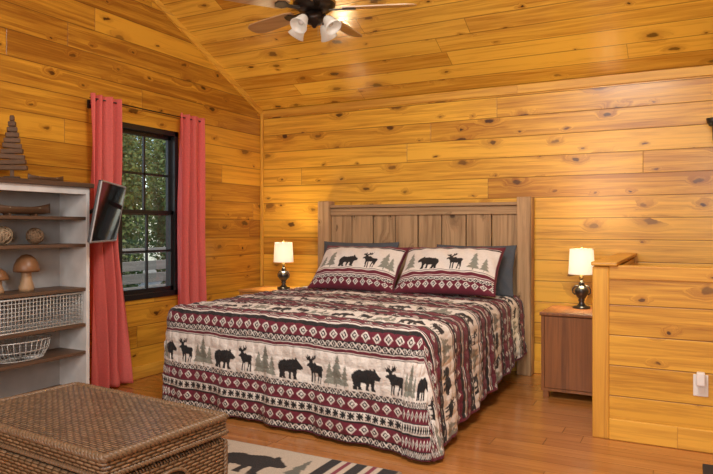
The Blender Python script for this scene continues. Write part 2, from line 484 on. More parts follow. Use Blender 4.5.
# ------------------------------------------------------------------ curtains
def curtain(name, y0t, y1t, y0b, y1b, ztop, zbot, label, folds, ph, gather=0.):
    ny, nx = 80, 130
    v = np.linspace(0, 1, ny)[:, None]; u = np.linspace(0, 1, nx)[None, :]
    ya = y0t + (y0b-y0t)*v**1.5; yb = y1t + (y1b-y1t)*v**1.5 - gather*np.exp(-((v-.48)/.16)**2)
    y = ya + (yb-ya)*u + .010*np.sin(6*v+9*u)
    amp = .032 + .014*v
    x = .088 + amp*np.sin(2*PI*folds*u + ph + .9*np.sin(3*v)) + .008*np.sin(2*PI*folds*2.3*u + 5*v) + .006*np.sin(2*PI*folds*.5*u-7*v)
    z = ztop + (zbot-ztop)*v + 0*u
    P = np.stack([x, y, z], -1)
    root = empty(name, (.088, (y0t+y1t)/2, zbot), label, 'curtain')
    P = P - np.array([.088, (y0t+y1t)/2, zbot])
    o = grid_obj('curtain_panel', P, None, M['curtain'], root)
    md = o.modifiers.new('t', 'SOLIDIFY'); md.thickness = .002
    return root
curtain('curtain', -2.21, -1.93, -2.20, -1.83, 2.165, .02, 'long coral red curtain left of the window beside the television', 3.5, .4, .05)
curtain('curtain', -1.31, -1.01, -1.30, -1.00, 2.165, .02, 'coral red curtain right of the window nearest the room corner', 3, 1.4)
rod = empty('curtain_rod', (.088, -1.6, 2.135), 'thin dark curtain rod above the window', 'curtain rod')
obj('rod', tm([(0, -.605, 0), (0, .585, 0)], .005, 10), M['bronze'], rod)
for s, y in ((-1, -.605), (1, .585)):
    bm = bmesh.new(); yy = y-s*.06
    tube(bm, [(-.07, yy, -.03), (-.03, yy, -.03), (0, yy, -.006)], .004, 8); box(bm, -.088, -.070, yy-.012, yy+.012, -.06, .0, .002)
    obj('bracket', bm, M['bronze'], rod)

# ------------------------------------------------------------------ bed
BX = 1.757
bed = empty('bed', (BX, -.02, 0), 'king bed with rustic weathered wood plank headboard', 'bed')
bm = bmesh.new()
xs = np.linspace(-.885, .885, 9)
for i in range(8):
    j = random.uniform(-.006, .006)
    box(bm, xs[i]+.005, xs[i+1]-.005, -.070+j, -.035, .28, 1.32, .006)
obj('headboard', bm, M['rustic'], bed)
for s in (-1, 1):
    obj('post', bxm(s*.945-.06, s*.945+.06, -.125, 0, 0, 1.455, .009), M['rustic'], bed)
obj('top_rail', bxm(-.885, .885, -.09, -.02, 1.315, 1.385, .006), M['rustich'], bed)
obj('top_cap', bxm(-.885, .885, -.108, -.01, 1.388, 1.415, .006), M['rustich'], bed)
obj('lower_rail', bxm(-.885, .885, -.08, -.02, .2, .28, .004), M['rustich'], bed)
for s in (-1, 1):
    obj('side_rail', bxm(s*.92-.02, s*.92+.02, -2.0, -.125, .17, .32, .005), M['boxspring'], bed)
    obj('leg', bxm(s*.87-.035, s*.87+.035, -1.98, -1.91, 0, .2, .004), M['rustic'], bed)
obj('box_spring', bxm(-.895, .895, -2.0, -.125, .2, .36, .02), M['boxspring'], bed)
obj('mattress', bxm(-.905, .90, -1.97, -.125, .36, .595, .07, seg=4), M['mattress'], bed)

# ------------------------------------------------------------------ printed motifs
BEAR = [(0, .30), (.0, .42), (.07, .53), (.2, .58), (.36, .57), (.50, .62), (.62, .63), (.69, .60), (.72, .67), (.77, .65), (.80, .59), (.88, .52), (1., .42), (.99, .35), (.90, .32), (.81, .33),
        (.77, .25), (.77, .10), (.83, .03), (.82, 0), (.67, 0), (.65, .12), (.61, .22), (.56, .22), (.55, .06), (.58, 0), (.46, 0), (.46, .2), (.36, .22), (.28, .2), (.31, .07), (.36, 0), (.22, 0), (.19, .1), (.17, .05), (.2, 0), (.04, 0), (.06, .14)]
MOOSE = [(0, .58), (.03, .52), (.12, .54), (.20, .46), (.25, .36), (.26, 0), (.32, 0), (.34, .32), (.40, .34), (.41, 0), (.46, 0), (.48, .34), (.66, .36), (.66, .18), (.62, 0), (.68, 0), (.73, .2), (.76, .3), (.80, .16), (.78, 0), (.84, 0), (.86, .2), (.88, .42), (.93, .55), (.85, .64), (.6, .62), (.45, .72), (.36, .68), (.30, .72),
         (.34, .78), (.50, .82), (.56, .98), (.48, .90), (.44, 1.), (.38, .88), (.33, .98), (.28, .84), (.22, .80), (.17, .96), (.12, .86), (.06, .96), (.05, .84), (-.04, .88), (.0, .76), (.12, .74), (.14, .68)]
TREE = [(.46, 0), (.54, 0), (.54, .1), (1, .1), (.72, .32), (.88, .32), (.66, .54), (.8, .54), (.58, .78), (.66, .78), (.5, 1), (.34, .78), (.42, .78), (.2, .54), (.34, .54), (.12, .32), (.28, .32), (0, .1), (.46, .1)]
def inpoly(x, y, poly):
    c = np.zeros(x.shape, bool); n = len(poly)
    for i in range(n):
        x1, y1 = poly[i]; x2, y2 = poly[(i+1) % n]
        if y1 == y2: continue
        k = ((y1 > y) != (y2 > y)) & (x < (x2-x1)*(y-y1)/(y2-y1) + x1)
        c ^= k
    return c
def stamp(col, x, y, poly, x0, y0, w, h, c, flip=False):
    lx = (x-x0)/w; ly = (y-y0)/h
    if flip: lx = 1-lx
    m = (lx > -.1) & (lx < 1.1) & (ly > -.05) & (ly < 1.05)
    if m.any():
        k = inpoly(lx[m], ly[m], poly)
        s = col[m]; s[k] = c; col[m] = s
CREAM = np.array([.76, .73, .685]); MAR = np.array([.140, .012, .030]); BLK = np.array([.010, .010, .012]); GRN = np.array([.25, .265, .225]); TAN = np.array([.36, .27, .18])
def diamonds(col, x, y, m, yc, per, hw, hh):
    xx = (x+50) % per - per/2
    d = np.abs(xx)/hw + np.abs(y-yc)/hh
    col[m & (d < 1)] = CREAM; col[m & (d < .62)] = BLK; col[m & (d < .3)] = CREAM
def zig(col, x, p, lo, hi, per=.05):
    """black band carrying a pale stepped motif"""
    m = (p >= lo) & (p < hi); col[m] = BLK
    c = (lo+hi)/2; hh = (hi-lo)/2
    xx = np.abs(((x+50) % per)/per - .5)*2
    q = np.abs(p-c)/hh
    col[m & (np.abs(xx-q) < .22) & (q < .8)] = CREAM
    col[m & (xx > .88) & (q < .3)] = CREAM
def quilt_paint(a, b, edge):
    P_ = .50
    p = (b-edge) % P_; k = np.floor((b-edge)/P_)
    def rows(top):
        col = np.empty(a.shape+(3,)); col[:] = CREAM
        def band(lo, hi, c): col[(p >= lo) & (p < hi)] = c
        band(0, .008, BLK); band(.008, .075, MAR)
        m = (p >= .008) & (p < .075)
        if top: diamonds(col, a, p, m, .0415, .14, .026, .018)
        else: diamonds(col, a, p, m, .0415, .072, .029, .026)
        if top: band(.075, .115, BLK); m = (p > .09) & (p < .10) & (((a+50) % .06) < .035); col[m] = CREAM
        else: zig(col, a, p, .075, .112, .042)
        band(.120, .130, MAR)
        if top:
            band(.142, .150, BLK)
            band(.325, .372, BLK); m = (p > .345) & (p < .355) & (((a+50) % .06) < .035); col[m] = CREAM
        else:
            band(.138, .143, BLK)
            zig(col, a, p, .336, .372, .042)
        band(.372, .440, MAR)
        m = (p >= .372) & (p < .440)
        if top: diamonds(col, a, p, m, .406, .14, .026, .018)
        else: diamonds(col, a, p, m, .406, .072, .029, .026)
        band(.440, .450, BLK)
        if top:
            band(.458, .468, MAR); band(.476, .5, BLK)
        else:
            m = (p >= .452) & (p < .494); xx = (a+50) % .05 - .025; q = p-.473
            sn = ((np.abs(xx) < .005) | (np.abs(q) < .005) | (np.abs(np.abs(xx)-np.abs(q)) < .005)) & (np.abs(xx) < .021)
            col[m & sn] = BLK
        return col
    col = rows(False); colt = rows(True)
    col[k < 0] = colt[k < 0]
    # animals
    for kk in range(int(k.min()), int(k.max())+1):
        top_row = kk < 0
        sel = (k == kk) & (p > .150) & (p < (.323 if top_row else .334))
        if not sel.any(): continue
        sc = .85 if top_row else .95
        aa = a[sel]; yy = (.320 if top_row else .332) - p[sel]; cc = col[sel]
        off = (.17 if kk % 2 else .0) + .10
        pr = .56*sc
        lx = (aa + 50.4 + off) % pr
        S = lambda poly, x0, w_, h_, c: stamp(cc, lx, yy, poly, x0*sc, .003, w_*sc, h_*sc, c)
        S(TREE, .395, .115, .187, GRN*.85); S(TREE, .355, .085, .14, GRN); S(TREE, .475, .075, .13, GRN)
        S(BEAR, .005, .190, .20, BLK); S(MOOSE, .225, .132, .17, BLK)
        col[sel] = cc
    return col

# ------------------------------------------------------------------ quilt
QX = 1.672
def make_quilt():
    w, rc = 1.023, .125          # half width of top, plan corner radius
    Lq = 2.06
    hs, hf = .60, .62          # hang
    step = .005
    a = np.arange(-w-hs, w+hs+step/2, step); b = np.arange(0, Lq+hf+step/2, step)
    A, B = np.meshgrid(a, b)
    wi, Li = w-rc, Lq-rc
    ca = np.clip(A, -wi, wi); cb = np.minimum(B, Li)
    da, db = A-ca, B-cb
    db = np.maximum(db, 0)
    hyp = np.hypot(da, db) + 1e-9
    dx, dy = da/hyp, db/hyp
    hsv = hs - .17*(1-np.clip(B/Lq, 0, 1))
    side = np.abs(da)/(hs+rc)*(hsv+rc); foot = db
    r = np.maximum(side, foot)
    Rr = .085
    r1 = rc-Rr
    arc = Rr*PI/2
    out = np.where(r < r1, r, np.where(r < r1+arc, r1+Rr*np.sin(np.clip((r-r1)/Rr, 0, PI/2)), r1+Rr))
    drop = np.where(r < r1, 0, np.where(r < r1+arc, Rr*(1-np.cos(np.clip((r-r1)/Rr, 0, PI/2))), Rr + (r-r1-arc)))
    cornerness = np.clip(2*np.abs(dx*dy), 0, 1)
    dn = np.clip(drop/.6, 0, 1)
    s = np.where(db > np.abs(da), A, B)
    wave = np.sin(s*2*PI/.43 + .6)*.6 + np.sin(s*2*PI/.19+1.9)*.3
    left = (A < 0)
    out = out + dn**1.4*(.030 + .026*wave*(1-cornerness)) + cornerness*dn**1.2*np.where(left, .0, .085)
    X = ca + dx*out
    Y = cb + dy*out
    ztop = .652 + .025*(1-np.clip(np.abs(A)/w, 0, 1)**2)*(1-np.clip((B-Lq*.55)/(Lq*.5), 0, 1)**3)
    wr = .003*(np.sin(A*17+2*np.sin(B*5))+np.sin(B*23+1.5*np.sin(A*7))) + .0015*np.sin(A*41+B*31) + .0015*np.sin(A*29-B*47)
    quiltb = .0075*(np.abs(np.sin(A*PI/.075+np.sin(B*20)*.25))*np.abs(np.sin(B*PI/.075+np.sin(A*17)*.25)))**.6
    Z = ztop - drop*1.0 + (wr+quiltb)*(1-dn*.7)
    nrm = np.clip(dn*3, 0, 1)*(wr+quiltb)
    X = X + dx*nrm; Y = Y + dy*nrm
    Z = np.maximum(Z, .02)
    skew = 1 + .052*(X/w)
    P = np.stack([QX + X, -.15 - Y*skew*.993, Z], -1)
    edge = Lq-.02
    col = quilt_paint(A, B, edge)
    hem = (r > rc+.595) & (foot >= side) | (np.abs(A) > w+hs-.02)
    col[hem] = MAR
    base = np.array([QX, -1.2, 0.])
    o = grid_obj('quilt', P-base, col, M['quilt'])
    o.location = tuple(base)
    tag(o, 'cream, maroon and black lodge quilt printed with bears, moose and trees, draped over bed', 'quilt')
make_quilt()

# ------------------------------------------------------------------ pillows
def pillow(name, W, H, Tk, loc, tilt, mat, label, paint=None, step=.006, rz=0., roll=0., cat='pillow', group=None):
    nx, ny = int(W/step), int(H/step)
    u = np.linspace(-1, 1, nx)[None, :]*np.ones((ny, 1)); v = np.linspace(-1, 1, ny)[:, None]*np.ones((1, nx))
    th = Tk/2*(np.clip(1-np.abs(u)**3, 0, 1)**.62)*(np.clip(1-np.abs(v)**2.6, 0, 1)**.62)
    x = u*W/2*(1-.05*(1-v**2)); y = v*H/2*(1-.06*(1-u**2))
    wr = .005*np.sin(u*9+3*v)*np.sin(v*7+1) + .004*np.sin(u*21+v*9)
    th = th + wr*np.clip(th/(Tk*.2), 0, 1)
    th = np.maximum(th, .004)
    V = np.concatenate([np.stack([x, y, th], -1).reshape(-1, 3), np.stack([x, y, -th], -1).reshape(-1, 3)])
    idx = np.arange(nx*ny).reshape(ny, nx)
    q = np.stack([idx[:-1, :-1], idx[:-1, 1:], idx[1:, 1:], idx[1:, :-1]], -1).reshape(-1, 4)
    q2 = q[:, ::-1] + nx*ny
    bl = np.concatenate([idx[0, :], idx[1:, -1], idx[-1, -2::-1], idx[-2:0:-1, 0]])
    nb = np.roll(bl, -1)
    q3 = np.stack([bl, bl+nx*ny, nb+nx*ny, nb], -1)
    Q = np.concatenate([q, q2, q3])
    col = None
    if paint is not None:
        c = paint(u*W/2, v*H/2, W, H).reshape(-1, 3); col = np.concatenate([c, c])
    o = mesh_np(name, V, Q, col, mat)
    o.location = loc; o.rotation_euler = (tilt, roll, rz)
    tag(o, label, cat, group)
    return o
def sham_paint(order):
    def f(x, y, W, H):
        col = np.empty(x.shape+(3,)); col[:] = CREAM*1.03
        bx, by = W/2-np.abs(x), H/2-np.abs(y)
        yb = y + H/2
        m = yb < .072; col[m] = MAR
        diamonds(col, x, yb, m, .045, .066, .027, .024)
        zig(col, x, yb, .072, .100, .045)
        col[(yb > .106) & (yb < .114)] = MAR
        col[(yb > .120) & (yb < .150)] = MAR; col[(yb > .157) & (yb < .165)] = BLK
        for k, x0 in order:
            if k == 'b': stamp(col, x, yb, BEAR, x0, .175, .185, .195, BLK)
            if k == 'B': stamp(col, x, yb, BEAR, x0, .175, .185, .195, BLK, True)
            if k == 'm': stamp(col, x, yb, MOOSE, x0, .173, .15, .18, BLK)
            if k == 't': stamp(col, x, yb, TREE, x0, .173, .11, .19, GRN)
            if k == 's': stamp(col, x, yb, TREE, x0, .173, .08, .14, GRN)
        m = (y > H/2-.055); col[m] = MAR; col[(y > H/2-.072) & (y < H/2-.060)] = BLK
        e = np.minimum(bx, by); col[e < .014] = MAR*.8
        return col
    return f
pillow('pillow', .76, .43, .12, (1.255, -.28, .868), R(75), M['greypillow'], 'plain dark grey pillow behind left patterned pillow', step=.012)
pillow('pillow', .68, .42, .12, (2.325, -.28, .858), R(75), M['greypillow'], 'plain dark grey pillow behind right patterned pillow', step=.012)
pillow('pillow', .80, .49, .20, (1.405, -.56, .862), R(46), M['sham'], 'patterned pillow with bear facing right, left of the pair', sham_paint([('s', -.36), ('t', -.29), ('b', -.155), ('m', .07), ('t', .23), ('s', .30)]), step=.005, rz=R(0), roll=R(.5))
pillow('pillow', .82, .49, .21, (2.213, -.565, .865), R(46), M['sham'], 'patterned pillow with bear facing left, beside the right edge of bed', sham_paint([('t', -.375), ('B', -.25), ('m', .0), ('t', .175), ('s', .28)]), step=.005, rz=R(1), roll=R(-.5))

# ------------------------------------------------------------------ nightstands
def nightstand(loc, w, d, h, mat, label):
    t = empty('nightstand', loc, label, 'nightstand')
    obj('tabletop', bxm(-w/2-.01, w/2+.01, -d/2-.012, d/2, h-.024, h, .005), mat, t)
    bm = bmesh.new()
    box(bm, -w/2, -w/2+.02, -d/2, d/2, .05, h-.024); box(bm, w/2-.02, w/2, -d/2, d/2, .05, h-.024)
    box(bm, -w/2+.02, w/2-.02, d/2-.012, d/2, .05, h-.024); box(bm, -w/2+.02, w/2-.02, -d/2, d/2-.012, .05, .07)
    obj('cabinet_body', bm, mat, t)
    obj('door', bxm(-w/2+.023, w/2-.023, -d/2-.002, -d/2+.018, .073, h-.028, .002), mat, t)
    for sx in (-1, 1):
        for sy in (-1, 1):
            obj('leg', bxm(sx*(w/2-.03)-.02, sx*(w/2-.03)+.02, sy*(d/2-.03)-.02, sy*(d/2-.03)+.02, 0, .05, .003), mat, t)
    return t
nightstand((3.165, -.53, 0), .40, .46, .605, M['walnut'], 'dark brown wooden nightstand between bed and half wall')
nightstand((.36, -.34, 0), .42, .44, .625, M['honey'], 'honey coloured nightstand on far side of bed by corner')

# ------------------------------------------------------------------ lamps
def lamp(loc, label):
    t = empty('table_lamp', loc, label, 'lamp')
    obj('lamp_base', lm([(0, 0), (.062, 0), (.064, .008), (.058, .016), (.035, .022), (.022, .036), (.016, .05), (.024, .058), (.024, .064), (.018, .07),
                         (.034, .085), (.047, .11), (.05, .13), (.044, .148), (.028, .163), (.016, .172), (.02, .182), (.022, .188), (.012, .196), (.010, .215), (0, .215)], 28), M['lampbase'], t)
    for s in (-1, 1):
        obj('urn_handle', tm([(s*.044, 0, .10), (s*.062, 0, .115), (s*.064, 0, .14), (s*.046, 0, .165), (s*.02, 0, .17)], .005, 8), M['lampbase'], t)
    obj('socket', lm([(0, .215), (.014, .215), (.016, .225), (.016, .272), (.0, .272)], 16), M['brass'], t)
    obj('bulb', lm([(0, .272), (.013, .275), (.014, .29), (.026, .32), (.026, .338), (.016, .355), (0, .36)], 16), M['bulb'], t)
    bm = bmesh.new()
    lathe(bm, [(.094, .252), (.084, .440), (.082, .440), (.092, .252), (.094, .252)], 40)
    sh = obj('lamp_shade', bm, M['shade'], t)
    for z, r in ((.254, .0935), (.438, .0845)):
        obj('shade_trim', tm([(r*math.cos(k*PI/20), r*math.sin(k*PI/20), z) for k in range(40)], .0022, 6, True), M['plate'], sh)
    bm = bmesh.new()
    for k in range(3): tube(bm, [(0, 0, .43), (.083*math.cos(k*2*PI/3), .083*math.sin(k*2*PI/3), .43)], .002, 6)
    tube(bm, [(.016, 0, .24), (.036, 0, .3), (.03, 0, .39), (0, 0, .43), (-.03, 0, .39), (-.036, 0, .3), (-.016, 0, .24)], .002, 6)
    obj('harp', bm, M['brass'], t)
    obj('finial', lm([(0, .43), (.004, .43), (.004, .445), (.008, .45), (.006, .46), (0, .464)], 12), M['brass'], t)
    ld = bpy.data.lights.new('lamp_light', 'POINT'); ld.energy = 26; ld.color = (1, .78, .44); ld.shadow_soft_size = .06
    lo = bpy.data.objects.new('lamp_light', ld); C.objects.link(lo); lo.parent = t; lo.location = (0, 0, .35)
    return t
lamp((3.19, -.42, .605), 'lit urn table lamp on dark nightstand by half wall')
lamp((.49, -.33, .625), 'lit urn table lamp on far nightstand near room corner')

# ------------------------------------------------------------------ television
TVL = Vector((.371, -2.303, 1.307)); tvrot = Euler((R(10), 0, R(125.5)))
tv = empty('television', TVL, 'flat black television on wall arm between bookcase and curtain', 'television', tuple(tvrot))
obj('housing', bxm(-.352, .352, -.018, .004, -.20, .20, .005), M['blackp'], tv)
obj('back_cover', bxm(-.22, .22, .004, .03, -.13, .12, .010), M['blackp'], tv)
bm = bmesh.new()
for a in ((-.354, .354, .192, .203), (-.354, .354, -.203, -.190), (-.354, -.344, -.203, .203), (.344, .354, -.203, .203)): box(bm, a[0], a[1], -.022, -.012, a[2], a[3], .003)
obj('bezel', bm, M['silver'], tv)
obj('screen', bxm(-.343, .343, -.0195, -.017, -.189, .191), M['screen'], tv)
Mi = (Matrix.Translation(TVL) @ tvrot.to_matrix().to_4x4()).inverted()
pl = lambda p: Mi @ Vector(p)
bm = bmesh.new(); tube(bm, [pl((.018, -2.275, 1.30)), pl((.16, -2.29, 1.30)), Vector((0, .085, 0)), Vector((0, .025, 0))], .014, 10)
arm = obj('wall_arm', bm, M['blackp'], tv)
bm = bmesh.new(); box(bm, .002, .016, -2.315, -2.235, 1.2, 1.4, .003, Mi); obj('wall_plate', bm, M['blackp'], arm)

# ------------------------------------------------------------------ bookcase
BY0, BY1, BD, BH = -3.42, -2.385, .30, 1.50
bc = empty('bookcase', (0, (BY0+BY1)/2, 0), 'worn white open bookcase with dark shelves against left wall', 'bookcase')
hw = (BY1-BY0)/2
for s in (-1, 1):
    obj('side_panel', bxm(.02, BD, s*hw-(.025 if s > 0 else 0), s*hw+(.025 if s < 0 else 0), 0, BH-.03, .003), M['white'], bc)
obj('back_panel', bxm(.02, .032, -hw+.025, hw-.025, .02, BH-.03), M['white_shaded'], bc)
obj('top_board', bxm(.02, BD+.025, -hw-.02, hw+.02, BH-.03, BH, .005), M['shelfwood'], bc)
obj('apron', bxm(BD-.02, BD-.002, -hw+.025, hw-.025, BH-.075, BH-.03, .002), M['white'], bc)
SZ = [1.275, 1.095, .80, .56, .375, .12]
for z in SZ: obj('shelf', bxm(.032, BD-.006, -hw+.025, hw-.025, z-.022, z, .003), M['shelfwood'], bc)
obj('plinth', bxm(BD-.03, BD-.01, -hw+.025, hw-.025, 0, .098, .002), M['white'], bc)

# tree ornament on top
t = empty('tree_ornament', (.16, -2.85, BH), 'dark brown tree ornament of stacked wood pieces on top of the bookcase', 'ornament', (0, 0, R(50)))
obj('stand', bxm(-.045, .045, -.03, .03, 0, .02, .004), M['bark'], t)
obj('trunk', bxm(-.011, .011, -.011, .011, .018, .40, .002), M['slat'], t)
NS = 10
for i in range(NS):
    z = .075 + i*.034; hwid = .088*(1-i/(NS+.5))
    Mr = Matrix.Translation((0, 0, z)) @ Matrix.Rotation(R(random.uniform(-12, 12)), 4, 'Z') @ Matrix.Rotation(R(random.uniform(-3, 3)), 4, 'Y')
    obj('slat', bxm(-hwid, hwid, -.020, .020, -.0155, .0155, .006, Mr), M['slat'], t)
# model canoes
def canoe(loc, L_, label, k_=1.):
    t = empty('model_canoe', loc, label, 'ornament')
    n = 25; bm = bmesh.new(); rows = []
    for i in range(n):
        s = -1 + 2*i/(n-1)
        wv = .042*k_*max(0., 1-abs(s)**2.4); hz = (.058 + .028*abs(s)**3)*k_; kz = (.012 + .01*abs(s)**4)*k_
        rows.append([bm.verts.new((wv*math.cos(PI*k/10), s*L_, hz - (hz-kz)*math.sin(PI*k/10)**.8)) for k in range(11)])
    for i in range(n-1):
        for k in range(10):
            try: bm.faces.new((rows[i][k], rows[i][k+1], rows[i+1][k+1], rows[i+1][k])).smooth = True
            except Exception: pass
    ob_ = obj('hull', bm, M['canoe'], t); md = ob_.modifiers.new('s', 'SOLIDIFY'); md.thickness = .004
    for y in (-.43, .1, .52): obj('seat', bxm(-.036*k_, .036*k_, y*L_-.008, y*L_+.008, .050*k_, .056*k_), M['twigp'], t)
    for y in (-.43, .43): obj('stand', bxm(-.03*k_, .03*k_, y*L_-.008, y*L_+.008, 0, .016*k_, .002), M['canoe'], t)
canoe((.17, -2.80, SZ[0]), .21, 'dark wooden model canoe on the bookcase shelf under the top')
canoe((.17, -2.62, BH), .13, 'small low dark model canoe lying on top of the bookcase beside the tree ornament', .55)
# twig balls
def ball(y, r, m, label, x=.17):
    bm = bmesh.new()
    for k in range(16):
        e = Euler((random.uniform(0, PI), random.uniform(0, PI), random.uniform(0, PI))).to_matrix()
        tube(bm, [e @ Vector((r*.96*math.cos(j*PI/14), r*.96*math.sin(j*PI/14), 0)) for j in range(28)], r*.075, 5, True)
    bmesh.ops.create_icosphere(bm, subdivisions=2, radius=r*.86)
    o = obj('twig_ball', bm, m, None, (x, y, SZ[1]+r*1.03)); tag(o, label, 'ornament')
ball(-2.92, .058, M['twigp'], 'pale woven twig ball, left one on the second shelf')
ball(-2.70, .052, M['twig'], 'darker brown woven twig ball, right one on the second shelf')
# mushrooms
def mushroom(y, h, r, label, x=.17):
    t = empty('wooden_mushroom', (x, y, SZ[2]), label, 'ornament')
    obj('stem', lm([(0, 0), (r*.55, 0), (r*.6, h*.1), (r*.42, h*.3), (r*.36, h*.55), (r*.4, h*.7), (0, h*.72)], 20), M['mushs'], t)
    obj('cap', lm([(0, h*.62), (r*.5, h*.6), (r*.95, h*.52), (r*1.0, h*.58), (r*.92, h*.72), (r*.7, h*.87), (r*.35, h*.97), (0, h)], 24), M['mush'], t)
mushroom(-2.76, .235, .078, 'tall carved wooden mushroom, right one of two on the shelf')
mushroom(-2.94, .155, .064, 'short carved wooden mushroom, left one of two on the shelf', .15)
# wire baskets
def wire_box(z, y0, y1, h, d, label, x0=.045, dens=.03):
    t = empty('wire_basket', ((x0+x0+d)/2, (y0+y1)/2, z), label, 'basket')
    L_ = (y1-y0)/2; D = d/2
    bm = bmesh.new()
    tube(bm, [(-D, -L_, h), (D, -L_, h), (D, L_, h), (-D, L_, h)], .006, 6, True)
    obj('rim', bm, M['wire'], t)
    bm = bmesh.new()
    tube(bm, [(-D, -L_, .005), (D, -L_, .005), (D, L_, .005), (-D, L_, .005)], .0045, 6, True)
    k = int((y1-y0)/dens)
    for i in range(k+1):
        y = -L_ + 2*L_*i/k
        tube(bm, [(-D, y, h), (-D, y, .004), (D, y, .004), (D, y, h)], .0026, 4)
    k2 = int(h/dens)
    for i in range(1, k2):
        zz = h*i/k2
        tube(bm, [(-D, -L_, zz), (D, -L_, zz), (D, L_, zz), (-D, L_, zz)], .0026, 4, True)
    k3 = int(d/dens)
    for i in range(k3+1):
        x = -D + 2*D*i/k3
        tube(bm, [(x, -L_, h), (x, -L_, .004), (x, L_, .004), (x, L_, h)], .0026, 4)
    obj('mesh_wires', bm, M['wire'], t)
wire_box(SZ[3], -3.2, -2.43, .205, .235, 'wide rectangular grey wire basket on the shelf below mushrooms', dens=.024)
def wire_bowl(z, y, r, h, label):
    t = empty('wire_basket', (.17, y, z), label, 'basket')
    bm = bmesh.new()
    tube(bm, [(r*.55*math.cos(k*PI/16), r*math.sin(k*PI/16), h) for k in range(32)], .0045, 6, True)
    obj('rim', bm, M['wire'], t)
    bm = bmesh.new()
    for zz, rr in ((.004, r*.75), (h*.5, r*.92)): tube(bm, [(rr*.55*math.cos(k*PI/16), rr*math.sin(k*PI/16), zz) for k in range(32)], .003, 6, True)
    for k in range(32):
        a = k*2*PI/32; c, s = math.cos(a)*.55, math.sin(a)
        tube(bm, [(0, 0, .004), (r*.75*c, r*.75*s, .004), (r*.92*c, r*.92*s, h*.5), (r*c, r*s, h)], .0023, 4)
    obj('mesh_wires', bm, M['wire'], t)
wire_bowl(SZ[4], -2.80, .20, .12, 'low oval grey wire basket on lower bookcase shelf')

# ------------------------------------------------------------------ wicker trunk
tr = empty('wicker_trunk', (1.81, -3.665, 0), 'brown woven wicker trunk at the foot of the bed', 'trunk', (0, 0, R(-5)))
tx, ty = .48, .28
obj('trunk_body', bxm(-tx+.005, tx-.005, -ty+.005, ty-.005, 0.02, .388, .02, seg=3), M['wicker'], tr)
lid = obj('lid', bxm(-tx, tx, -ty, ty, .400, .475, .022, seg=3), M['wicker'], tr)
def braid(bm, path, r, pitch, closed=True):
    P_ = [Vector(p) for p in path]
    pts = []
    n = len(P_)
    for i in range(n if closed else n-1):
        a, b = P_[i], P_[(i+1) % n]; k = max(2, int((b-a).length/.008))
        for j in range(k): pts.append((a + (b-a)*j/k, (b-a).normalized()))
    for ph in (0, 2*PI/3, 4*PI/3):
        out = []
        for i, (p, tdir) in enumerate(pts):
            up = Vector((0, 0, 1)) if abs(tdir.z) < .9 else Vector((1, 0, 0)); w_ = tdir.cross(up)
            a = 2*PI*i*.008/pitch + ph
            out.append(p + up*math.cos(a)*r*.6 + w_*math.sin(a)*r*.6)
        tube(bm, out, r*.62, 6, closed)
bm = bmesh.new()
e = .008
braid(bm, [(-tx+e, -ty+e, .467), (tx-e, -ty+e, .467), (tx-e, ty-e, .467), (-tx+e, ty-e, .467)], .014, .055)
obj('lid_edge_braid', bm, M['rope'], lid)
bm = bmesh.new()
e = .004
braid(bm, [(-tx+e, -ty+e, .408), (tx-e, -ty+e, .408), (tx-e, ty-e, .408), (-tx+e, ty-e, .408)], .009, .045)
obj('lid_rim_braid', bm, M['rope'], lid)
bm = bmesh.new()
braid(bm, [(-tx+.01, -ty+.01, .015), (tx-.01, -ty+.01, .015), (tx-.01, ty-.01, .015), (-tx+.01, ty-.01, .015)], .012, .05)
obj('base_braid', bm, M['rope'], tr)
for sx in (-1, 1):
    for sy in (-1, 1):
        bm = bmesh.new(); braid(bm, [(sx*(tx-.010), sy*(ty-.010), .02), (sx*(tx-.010), sy*(ty-.010), .385)], .010, .05, False)
        obj('corner_braid', bm, M['rope'], tr)
for s in (-1, 1):
    Mh = Matrix.Translation((s*(tx-.005), 0, .305)) @ Matrix.Rotation(PI/2, 4, 'Y') @ Matrix.Diagonal((.55, 1, 1, 1))
    ho = obj('handle_opening', lm([(0, -.003), (.066, -.003), (.068, 0), (.066, .003), (0, .003)], 28, Mh), M['blackp'], tr)
    bm = bmesh.new()
    tube(bm, [(s*(tx-.003), .07*math.cos(k*PI/14), .305+.040*math.sin(k*PI/14)) for k in range(28)], .007, 6, True)
    obj('opening_rim', bm, M['rope'], ho)

# ------------------------------------------------------------------ rug
def make_rug():
    x0, x1, y0, y1 = 1.15, 2.66, -3.30, -2.52
    st = .006
    X, Y = np.meshgrid(np.arange(x0, x1, st), np.arange(y0, y1, st))
    col = np.empty(X.shape+(3,)); col[:] = np.array([.56, .49, .40])
    for a, b, c in ((2.27, 2.33, BLK), (2.36, 2.385, MAR*1.5), (2.415, 2.475, BLK), (2.505, 2.53, MAR*1.5), (2.555, 2.64, BLK)):
        col[(X > a) & (X < b)] = c
        col[(X > x0+x1-b) & (X < x0+x1-a)] = c
    stamp(col, X, Y, BEAR, 1.72, -2.90, .40, .40, BLK)
    stamp(col, X, Y, TREE, 1.60, -2.86, .12, .26, GRN*.6); stamp(col, X, Y, TREE, 2.13, -2.9, .12, .30, GRN*.6)
    e = np.minimum(np.minimum(X-x0, x1-X), np.minimum(Y-y0, y1-Y)); col[e < .018] = TAN*.7
    Z = .010 + .0015*np.sin(X*9)*np.sin(Y*11)
    Z = np.where(e < .008, .002, Z)
    c = np.array([(x0+x1)/2, (y0+y1)/2, 0])
    o = grid_obj('rug', np.stack([X, Y, Z], -1)-c, col, M['rug']); o.location = tuple(c)
    tag(o, 'cream lodge rug with black bear and striped end on floor by bed', 'rug')
make_rug()
